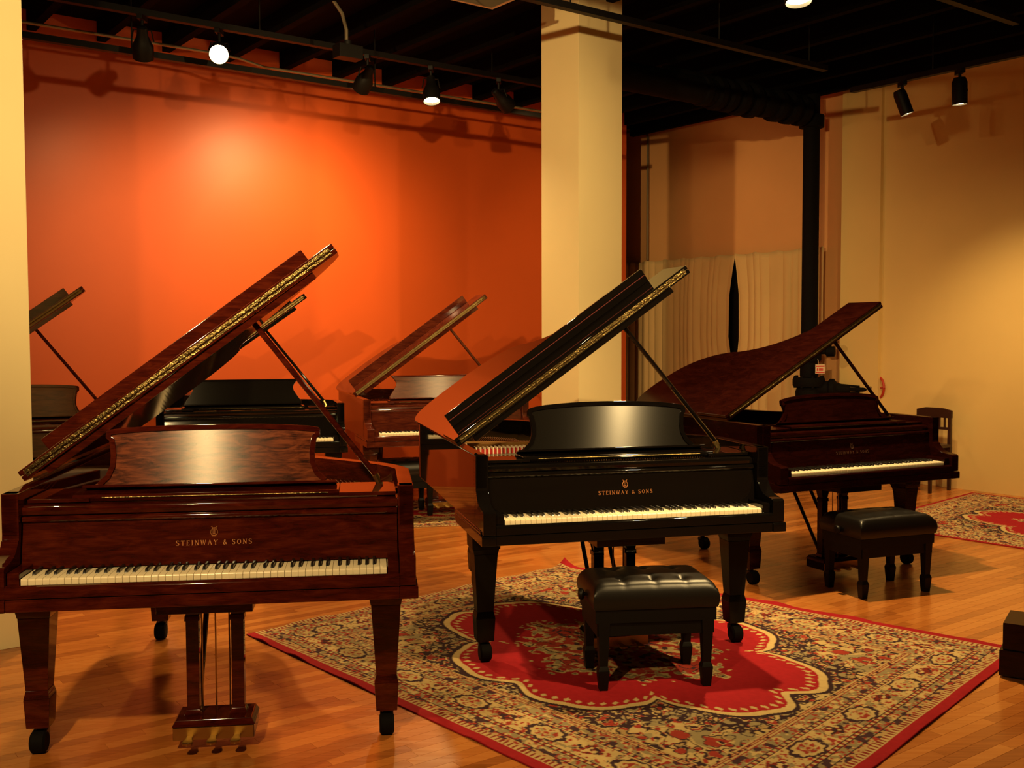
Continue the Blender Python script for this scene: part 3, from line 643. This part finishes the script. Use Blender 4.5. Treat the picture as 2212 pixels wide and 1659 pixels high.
def rug(label, corners, step, seed, ends, thick=.006, curl=None, wav=.0):
    c = [np.array(p) for p in corners]
    LA = (np.linalg.norm(c[1]-c[0]) + np.linalg.norm(c[2]-c[3]))/2; LB = (np.linalg.norm(c[3]-c[0]) + np.linalg.norm(c[2]-c[1]))/2
    nx, ny, C = rug_pattern(LA, LB, step, seed, ends)
    U, V = np.meshgrid(np.linspace(0,1,nx), np.linspace(0,1,ny))
    P = ((1-U)*(1-V))[...,None]*c[0] + (U*(1-V))[...,None]*c[1] + (U*V)[...,None]*c[2] + ((1-U)*V)[...,None]*c[3]
    org = P.reshape(-1,2).mean(0); P = P - org
    Z = np.full((ny, nx), thick); rs = np.random.RandomState(seed)
    if wav:
        ed = np.minimum(np.minimum(U*LA, (1-U)*LA), np.minimum(V*LB, (1-V)*LB))
        Z += wav*np.exp(-(ed/.05)**2)*np.maximum(0, smooth_noise(nx, ny, .16/step, rs)-.55)*2.2
    if curl is not None:
        cu, cv, rad, hgt = curl; dd = np.hypot((U-cu)*LA, (V-cv)*LB); k = np.clip(1-dd/rad, 0, 1); Z += hgt*k**2
        dirn = -np.array([(cu-.5)*LA*0, 0]); 
    N = nx*ny; top = np.dstack([P[...,0], P[...,1], Z]).reshape(-1,3)
    ring = np.concatenate([np.arange(nx), (np.arange(1,ny))*nx+nx-1, (ny-1)*nx+np.arange(nx-2,-1,-1), np.arange(ny-2,0,-1)*nx])
    bot = top[ring].copy(); bot[:,2] = np.maximum(0.0004, bot[:,2]-thick)
    co = np.vstack([top, bot]); idx = np.arange(N).reshape(ny, nx)
    q = np.stack([idx[:-1,:-1], idx[:-1,1:], idx[1:,1:], idx[1:,:-1]], -1).reshape(-1,4)
    m_ = len(ring); k = np.arange(m_); s = np.stack([ring, N+k, N+(k+1) % m_, ring[(k+1) % m_]], -1); q = np.vstack([q, s])
    me = bpy.data.meshes.new('oriental_rug'); me.vertices.add(len(co)); me.vertices.foreach_set('co', co.ravel())
    me.loops.add(q.size); me.loops.foreach_set('vertex_index', q.ravel().astype(np.int32))
    me.polygons.add(len(q)); me.polygons.foreach_set('loop_start', np.arange(0, q.size, 4, dtype=np.int32))
    me.update(calc_edges=True); me.validate()
    ca = me.color_attributes.new('pattern', 'FLOAT_COLOR', 'POINT'); cc = np.ones((len(co),4)); cc[:N,:3] = C.reshape(-1,3); cc[N:,:3] = RED*.6
    ca.data.foreach_set('color', cc.ravel()); me.materials.append(M['rug'])
    o = link(bpy.data.objects.new('oriental_rug', me)); o.location = (org[0], org[1], 0)
    return tag(o, label, 'rug', 'oriental rugs')
rug('large red and ivory oriental rug under the glossy black piano', [(-1.36,5.262),(.671,2.922),(2.47,4.97),(.345,6.835)], .005, 5, (.0,.052,.052,.052), curl=(0.0,1.0,.13,.05), wav=.012)
A_ = np.array((4.379,9.888)); u_ = np.array((.64,-.768)); v_n = np.array((-.714,-.70))
rug('red and gold oriental rug by the right wall behind the smooth bench', [A_, A_+v_n*2.25, A_+v_n*2.25+u_*2.8, A_+u_*2.8], .009, 11, (.03,.03,.03,.03))
rug('faded oriental rug below the brown piano and its bench', [(-1.30,8.10),(.35,8.40),(.10,9.70),(-1.46,9.42)], .009, 23, (0,0,0,0), thick=.005)

# ------------------------------------------------------------------ track lights
def aim(o, d): o.rotation_euler = Vector(d).to_track_quat('-Z', 'Y').to_euler()
def spot(name, loc, target, power, size=60, blend=.8, rad=.06, parent=None, col=WARM):
    l = bpy.data.lights.new(name, 'SPOT'); l.energy = power*LK; l.spot_size = R(size); l.spot_blend = blend; l.color = col; l.shadow_soft_size = rad
    o = bpy.data.objects.new(name, l); COL.objects.link(o); o.location = loc; aim(o, Vector(target)-Vector(loc)); return o
def flood_head(label, base, d, lit, zt, r=.075, ln=.16, cyl=False, cat='lamp'):
    """track head: clamp on the track at base, stem, can pointing along d"""
    root = thing('track_light', label, 'spotlight', base, 0, 'track lights')
    mb = MB(); mb.box(-.02,.02,-.06,.06,-.035,.0); mb.lathe([(.012,-.14),(.012,-.03)], seg=10); mb.obj('stem', M['ceilmetal'], root, bevel=.003)
    d = Vector(d).normalized(); c = Vector((0,0,-.15))
    mb = MB()
    if cyl: prof = [(.012,-.09),(.045,-.085),(r,-.05),(r,ln),(r*.93,ln),(r*.9,ln-.03)]
    else: prof = [(.02,-.08),(.035,-.07),(.040,-.01),(r*.75,.03),(r,.07),(r,ln),(r*.93,ln),(r*.9,ln-.03)]
    mb.lathe(prof, c, d, 20); mb.obj('can', M['ceilmetal'], root)
    side = d.cross(Vector((0,0,1))); side = side.normalized() if side.length > .05 else Vector((1,0,0))
    mb = MB()
    for s_ in (-1, 1): mb.tube([Vector((0,0,-.10)), side*s_*(r*.8)+Vector((0,0,-.10)), c+side*s_*(r*1.02)+d*.03], .006, 6)
    mb.obj('yoke', M['ceilmetal'], root)
    mb = MB(); mb.lathe([(.001,ln-.004),(r*.5,ln-.008),(r*.88,ln-.022),(r*.88,ln-.03)], c, d, 20, caps=False); mb.obj('lens', M['lamp'] if lit else M['glassdark'], root)
    return Vector(base) + c + d*(ln+.01)
def track(label, p, q, z, rods=()):
    root = thing('lighting_track', label, 'track', (p.x, p.y, z), 0, 'lighting tracks'); d = (q-p); n_ = Vector((-d.y, d.x, 0)).normalized()*.028
    mb = MB(); mb.prism([(n_.x,n_.y),(d.x+n_.x,d.y+n_.y),(d.x-n_.x,d.y-n_.y),(-n_.x,-n_.y)], 'z', 0, .045); mb.obj('track_bar', M['ceilmetal'], root)
    for s_ in rods:
        c = d*s_; mb = MB(); mb.tube([(c.x,c.y,.04),(c.x,c.y,CEIL-z-.005)], .006, 6); mb.obj('hanger_rod', M['ceilmetal'], root)
    return root
ZT = 3.60; ZH = ZT + .23
T0 = Vector((-3.36, 7.43, 0))
track('black suspension pipe in front of the orange wall', T0 - UD*3.0, T0 + UD*5.2, ZT, (.28,.45,.70,.95))
TH = T0 + VD*.24
track('black lighting track above the suspension pipe by the orange wall', TH - UD*3.0, TH + UD*5.2, ZH, (.05,.372,.56,.83))
def tp(t_): p = TH + UD*t_; return (p.x, p.y, ZH)
def toward(b, tgt): return (Vector(tgt) - (Vector(b) - Vector((0,0,.15))))
# visible heads on the red-wall track: (position along the track, lit, aim point)
H1 = flood_head('unlit-looking can light turned to the wall, leftmost on the orange wall track', tp(.693), toward(tp(.693), (-3.2,9.4,1.4)), False, ZT)
L1 = flood_head('glaring lit track light, left one of the two lit on the orange wall track', tp(1.267), toward(tp(1.267), (-.8,2.2,.6)), True, ZT)
H3 = flood_head('dark can light between the two lit ones on the orange wall track', tp(2.536), toward(tp(2.536), (-2.2,10.1,2.3)), False, ZT)
L2 = flood_head('lit track light, right one of the two lit on the orange wall track', tp(3.155), toward(tp(3.155), (-.5,8.2,.5)), True, ZT)
H5 = flood_head('dark can light nearest the pillar on the orange wall track', tp(3.88), toward(tp(3.88), (2.2,12.3,1.7)), False, ZT)
L6 = flood_head('lit can light peeking out beside the left cream wall', tp(-.215), toward(tp(-.215), (-1.5,5.0,.3)), True, ZT)
# track over the right part of the room
TR = Vector((3.33, 9.0, 0))
track('black lighting track in front of the right wall', TR - VD*.5, TR + VD*6.0, ZT+.06, (.12,.30,.6,.9))
b4 = (TR.x, TR.y, ZT+.06); p5 = TR + VD*.52; b5 = (p5.x, p5.y, ZT+.06)
L4 = flood_head('lit cylinder spotlight tilted to the right wall, left of the pair', b4, (.34,-.05,-.94), True, ZT, r=.055, ln=.13, cyl=True)
L5 = flood_head('lit cylinder spotlight hanging straight, right of the pair', b5, (.05,.05,-1), True, ZT, r=.06, ln=.13, cyl=True)
# track across the middle
TM = Vector((.10, 7.03, 0))
track('black lighting track crossing in front of the cream pillar', TM - UD*1.2, TM + UD*3.2, 3.74, (.10,.36,.7,.95))
TN = Vector((1.67, 6.2, 0))
track('black lighting track over the dark mahogany piano', TN - UD*4.0, TN + UD*2.5, ZT+.16, (.1,.45,.8))
b3 = (TN.x, TN.y, ZT+.16)
L3 = flood_head('glaring lit track light at the top edge, over the dark mahogany piano', b3, (.02,-.18,-1), True, ZT, r=.08)
# track behind and above the camera
TB = Vector((-1.3, .3, 0))
track('black lighting track overhead near the viewer', TB - UD*3, TB + UD*7, ZT, (.1,.4,.7,.95))
def tb(t_): p = TB + UD*t_; return (p.x, p.y, ZT)
HB = []
for t_, tgt, nm in ((0.0, (-1.9,5.0,1.0), 'lit track light overhead, aimed at the nearest mahogany piano'), (5.2, (-2.5,9.7,1.6), 'lit track light overhead, aimed at the orange wall'),
                    (6.6, (4.2,9.5,.9), 'added unseen fill light overhead, aimed at the right wall'), (-2.0, (-.6,7.4,2.5), 'added unseen fill light overhead, aimed at the cream pillar'), (4.45, (.6,5.0,.9), 'lit track light overhead, aimed at the glossy black piano')):
    HB.append((flood_head(nm, tb(t_), toward(tb(t_), tgt), True, ZT), tgt))
# the light they give
spot('track_light_beam', H1, (-3.2,9.4,1.3), 85, 115, 1)
spot('track_light_beam', H3, (-2.2,10.1,1.8), 300, 130, 1)
spot('track_light_beam', H5, (2.2,12.3,1.7), 130, 95, 1)
spot('track_light_beam', L1, (-.8,2.2,.6), 420, 100, .8)
spot('track_light_beam', L2, (-.5,8.2,.5), 380, 110, .8)
spot('track_light_beam', L6, (-1.5,5.0,.3), 160, 90, .8)
spot('track_light_beam', L3, Vector(L3)+Vector((.02,-.18,-1)), 560, 125, .8)
spot('track_light_beam', L4, Vector(L4)+Vector((.34,-.05,-.94)), 150, 100, .9)
spot('track_light_beam', L5, Vector(L5)+Vector((.05,.05,-1)), 160, 120, .9)
spot('track_light_beam', HB[0][0], HB[0][1], 560, 110, 1)
spot('track_light_beam', HB[1][0], HB[1][1], 520, 50, 1)
spot('track_light_beam', HB[2][0], HB[2][1], 340, 50, 1)  # added unseen fill lamp that brightens the right wall
spot('track_light_beam', HB[3][0], HB[3][1], 1850, 44, 1)  # added unseen fill lamp for the pillars, set clear of desk reflections
spot('track_light_beam', HB[4][0], HB[4][1], 650, 46, 1)

# ------------------------------------------------------------------ conduits, hung rods, ceiling box
def conduit(label, pts, r, m='conduit'):
    o = MB().tube(pts, r, 8).obj('conduit', M[m]); return tag(o, label, 'conduit')
cz = ZT + .25
c0, c1, c2, c3 = T0 - UD*2 - VD*.5, T0 + UD*1.5 - VD*.5, T0 + UD*1.95 - VD*.5, T0 + UD*5.3 - VD*.5
conduit('thin grey conduit running above the orange wall track', [(c0.x,c0.y,cz),(c1.x,c1.y,cz),((c1.x+c2.x)/2,(c1.y+c2.y)/2,cz-.01),(c2.x,c2.y,cz-.05),(c3.x,c3.y,cz-.05)], .012)
g0 = Vector((-1.30, 8.05, 0))
conduit('bent grey flexible conduit dropping from the ceiling', [(g0.x-.12,g0.y,CEIL-.05),(g0.x-.06,g0.y,CEIL-.14),(g0.x+.02,g0.y,CEIL-.26),(g0.x+.05,g0.y,CEIL-.38),(g0.x+.05,g0.y,CEIL-.50)], .014)
mb = MB(); mb.box(-.10,.10,-.06,.06,-.10,0); mb.lathe([(.03,0),(.03,.04)], seg=10)
o = mb.obj('junction_box', M['ceilmetal'], bevel=.006); o.location = (g0.x+.06, g0.y, CEIL-.50); o.rotation_euler = (0,0,R(37)); tag(o, 'black junction box below the bent conduit', 'box')
bx = Vector((-.20, 7.35, 0)); mb = MB(); mb.box(-.20,.20,-.16,.16,0,.30); mb.box(-.225,.225,-.185,.185,.0,.02)
o = mb.obj('ceiling_duct', M['white'], bevel=.004); o.location = (bx.x, bx.y, 3.86); o.rotation_euler = (0,0,R(37)); tag(o, 'white square duct box hanging at the ceiling beside the pillar', 'duct')
# conduit on the curtain wall
def on_rw(px, off=.0, zz=0):
    p = on_right((px-1106)/2255) - nrm_right*off; return Vector((p.x, p.y, zz))
e0, e1 = on_rw(1345, .03, 4.20), on_rw(1392, .03, 4.20)
a0 = on_rw(1402, .03, 0)
conduit('thin conduit bending down the tan wall above the curtains', [(e0.x,e0.y,4.17),(e1.x,e1.y,4.17),(on_rw(1399,.03).x,on_rw(1399,.03).y,4.13),(a0.x,a0.y,4.04),(a0.x,a0.y,2.475)], .016)

# ------------------------------------------------------------------ curtains
def curtain(label, pa_, pb_, z0, z1, seed, off=.10, lean=0.0):
    rs = random.Random(seed); d = pb_ - pa_; Ln = d.length; d.normalize(); n_ = -nrm_right
    nx = 420; ph = [rs.random()*6.28 for _ in range(4)]; vs = []; fs = []; rows = [0,.03,.08,.2,.4,.6,.8,1.0]
    for r_ in rows:
        z = z1 + (z0-z1)*r_
        for i in range(nx+1):
            s_ = i/nx*Ln
            amp = .026*min(1, .30 + r_*3); ws = s_ + .05*math.sin(s_*5.1+ph[1]) + .03*math.sin(s_*11.3+ph[2])
            f = amp*(abs(math.sin(ws*PI/.115 + ph[0] + .25*r_))**.6 - .6) + .012*math.sin(s_*2*PI/.41+ph[2]+r_)
            w_ = s_ + lean*math.sin(PI*min(1, r_*1.6))*( (i/nx)**3 if lean < 0 else (1-i/nx)**3)
            p = pa_ + d*w_ + n_*(off + f)
            sag = .018*abs(math.sin(s_*PI/.31))*(1-r_)**8
            vs.append((p.x, p.y, z - sag))
    for j in range(len(rows)-1):
        for i in range(nx): a = j*(nx+1)+i; fs.append((a, a+1, a+nx+2, a+nx+1))
    mb = MB(); mb.add(vs, fs); o = mb.obj('curtain', M['curtain'], ang=180)
    so = o.modifiers.new('cloth_thickness', 'SOLIDIFY'); so.thickness = .003
    return tag(o, label, 'curtain', 'beige curtains')
cA, cM, cB = on_rw(1340), on_rw(1598), on_rw(1790)
curtain('beige pleated curtain, wider left half of the pair', cA, cM, .03, 2.46, 1, lean=-.10)
curtain('beige pleated curtain, right half beside the black standpipe', cM, cB, .03, 2.46, 4, lean=.08)
mb = MB(); q0, q1 = on_rw(1335, .045, 2.435), on_rw(1768, .045, 2.435); mb.tube([q0, q1], .012, 8)
tag(mb.obj('curtain_rod', M['iron']), 'thin dark curtain rod on the tan wall', 'curtain rod')
wa, wb = on_rw(1500, .0), on_rw(1700, .0); mb = MB(); t0_ = nrm_right*-.012
mb.prism([(wa.x,wa.y),(wb.x,wb.y),(wb.x+t0_.x,wb.y+t0_.y),(wa.x+t0_.x,wa.y+t0_.y)], 'z', .9, 2.4)
tag(mb.obj('window_1', M['glassdark']), kind='structure')

# ------------------------------------------------------------------ standpipe and overhead main
sp = on_rw(1789, .33)
root = thing('standpipe', 'black iron sprinkler standpipe with valves in front of the curtains', 'pipe', (sp.x, sp.y, 0), 0)
mb = MB(); mb.lathe([(.086,1.30),(.086,4.04)], seg=20); mb.obj('riser', M['iron'], root)
mb = MB(); mb.lathe([(.13,3.70),(.13,3.83)], seg=20); mb.obj('collar', M['iron'], root, bevel=.01)
mb = MB(); mb.lathe([(.115,1.22),(.125,1.24),(.125,1.30),(.10,1.34),(.115,1.37),(.115,1.40),(.09,1.42)], seg=20); mb.obj('upper_flange', M['iron'], root)
mb = MB(); mb.lathe([(.095,1.06),(.095,1.22)], seg=20); mb.obj('spool', M['iron'], root)
mb = MB(); mb.lathe([(.165,.955),(.17,.97),(.17,1.03),(.16,1.05)], seg=20)
for k in range(8): a = k*PI/4; mb.lathe([(.018,.94),(.018,1.07)], (.145*math.cos(a), .145*math.sin(a), 0), seg=6)
mb.obj('lower_flange', M['iron'], root)
mb = MB(); mb.lathe([(.12,0),(.12,.06),(.10,.10),(.10,.60),(.14,.66),(.14,.90),(.12,.955)], seg=20); mb.obj('valve_body', M['iron'], root)
ux = Vector((.92, -.39, 0))                       # toward the right in the picture
mb = MB(); c = Vector((0,0,1.33)); mb.tube([c+ux*.08, c+ux*.17], .03, 12); mb.lathe([(.035,-.03),(.055,-.02),(.055,.06),(.035,.07)], c+ux*.20, ux, 14)
mb.tube([c+ux*.22+Vector((0,0,.04)), c+ux*.22+Vector((0,0,.13))], .012, 8); mb.lathe([(.02,.0),(.022,.012),(.0,.02)], c+ux*.22+Vector((0,0,.08)), seg=8)
mb.lathe([(.045,0),(.05,.006),(.045,.015)], c+ux*.22+Vector((0,0,.125)), seg=12); mb.obj('hose_valve', M['iron'], root)
mb = MB(); c = Vector((0,0,.93)); mb.tube([c, c+ux*.26], .085, 14); mb.lathe([(.09,0),(.11,.02),(.11,.06),(.07,.09),(.05,.16),(.035,.22)], c+ux*.20, ux, 16)
mb.tube([c+ux*.40, c+ux*.68], .022, 8)
for k in (0,1): mb.tube([c+ux*.30+Vector((0,0,.05-.1*k)), c+ux*.52+Vector((0,0,.03-.06*k))], .012, 6)
mb.obj('gate_valve', M['iron'], root)
# hand wheel: rim with spokes round the stem
mb = MB(); ax = Vector((.97, .22, 0)).normalized(); s1 = ax.cross(Vector((0,0,1))).normalized(); c = Vector((0,0,.955)) + ux*.70
ringp = [c + s1*math.cos(a)*.115 + Vector((0,0,1))*math.sin(a)*.115 for a in [2*PI*k/28 for k in range(29)]]
mb.tube(ringp, .013, 8, caps=False)
for k in range(5):
    a = 2*PI*k/5; mb.tube([c, c + s1*math.cos(a)*.115 + Vector((0,0,1))*math.sin(a)*.115], .009, 6)
mb.lathe([(.028,-.02),(.028,.02)], c, ax, 10)
tag(mb.obj('hand_wheel', M['redpaint'], root), 'red hand wheel')
mb = MB(); mb.tube([c - ax*.12, c + ax*.20], .013, 8); mb.obj('valve_stem', M['conduit'], root)
# hanging tag
tg = thing('valve_tag', 'small white tag with red print hanging on the standpipe', 'tag', (sp.x + .13*.92 - .06, sp.y - .2, 0), R(8))
mb = MB(); mb.box(-.052,.052,-.0015,.0015,1.10,1.195); mb.obj('card', M['white'], tg)
mb = MB(); mb.box(-.048,.048,-.003,-.0017,1.170,1.184); mb.box(-.048,.048,-.003,-.0017,1.106,1.116)
for k, (a, b) in enumerate(((-.036,.018),(-.014,.010),(.002,.018),(.024,.012))): mb.box(a, a+b*.75, -.003, -.0017, 1.128, 1.156)
mb.obj('print', M['tagred'], tg)
mb = MB(); mb.tube([(-.02,0,1.195),(-.012,.02,1.235),(-.005,.05,1.25)], .0025, 5); mb.obj('string', M['white'], tg)
# overhead main: wrapped pipe from the standpipe out over the room
m0 = Vector((sp.x, sp.y, 3.86)); md = Vector((-UD.x, -UD.y, 0))
root = thing('overhead_pipe', 'fat black sprinkler main running from the standpipe across the ceiling', 'pipe', (m0.x, m0.y, m0.z), 0)
mb = MB(); mb.tube([md*.14, md*2.9], .13, 16); mb.obj('main_pipe', M['iron'], root)
rs = random.Random(5); s_ = .21
while s_ < 1.7:
    rr_ = .145 + rs.random()*.03; c = md*s_
    mb = MB(); mb.lathe([(rr_*.85,-.06),(rr_,-.035),(rr_,.035),(rr_*.85,.06)], c, md, 16); mb.obj('pipe_coupling', M['iron'], root)
    s_ += .15 + rs.random()*.06
mb = MB(); mb.tube([md*.14+Vector((0,.0,.10)), md*2.2+Vector((0,0,.12))], .055, 12); mb.obj('upper_pipe', M['iron'], root)

# ------------------------------------------------------------------ chair by the right wall, box at the right edge
ch = thing('side_chair', 'small dark wooden chair with slatted back against the right wall', 'chair', (4.005, 10.10, 0), 0)
ch.rotation_euler = (0, 0, math.atan2(VD.y, VD.x))       # local x along the wall, local y away from the room
wv, dv = .165, .165
for sx in (-1, 1):
    mb = MB(); mb.frust(sx*wv, -dv, 0, .42, .013, .018); mb.obj('leg', M['chairwood'], ch, bevel=.002)
    mb = MB(); mb.frust(sx*wv, dv, 0, .42, .014, .017, oy=-.0); mb.frust(sx*wv, dv, .42, .76, .017, .015); mb.obj('rear_leg', M['chairwood'], ch, bevel=.002)
mb = MB(); mb.box(-.19,.19,-.19,.17,.42,.45); mb.obj('seat', M['chairwood'], ch, bevel=.008)
mb = MB(); mb.prism([(-.185,.70),(-.185,.775),(-.09,.795),(.09,.795),(.185,.775),(.185,.70)], 'y', dv-.013, dv+.013); mb.obj('top_rail', M['chairwood'], ch, bevel=.003)
mb = MB(); mb.box(-.16,.16,dv-.01,dv+.01,.585,.61); mb.obj('cross_rail', M['chairwood'], ch, bevel=.002)
for k in range(5): x = -.11 + k*.055; mb = MB(); mb.box(x-.009,x+.009,dv-.006,dv+.006,.61,.70); mb.obj('slat', M['chairwood'], ch)
for sy in (-1, 1): mb = MB(); mb.box(-.16,.16,sy*dv-.008,sy*dv+.008,.36,.42); mb.obj('seat_rail', M['chairwood'], ch)
bxr = thing('wooden_plinth', 'dark mahogany plinth block cut off by the right picture edge', 'plinth', (2.40, 4.60, .008), R(-32))
mb = MB(); mb.box(-.19,.25,-.14,.14,0,.115); mb.obj('lower_block', M['mahog_dark'], bxr, bevel=.003)
mb = MB(); mb.box(-.178,.25,-.128,.128,.117,.235); mb.obj('upper_block', M['mahog_dark'], bxr, bevel=.003)
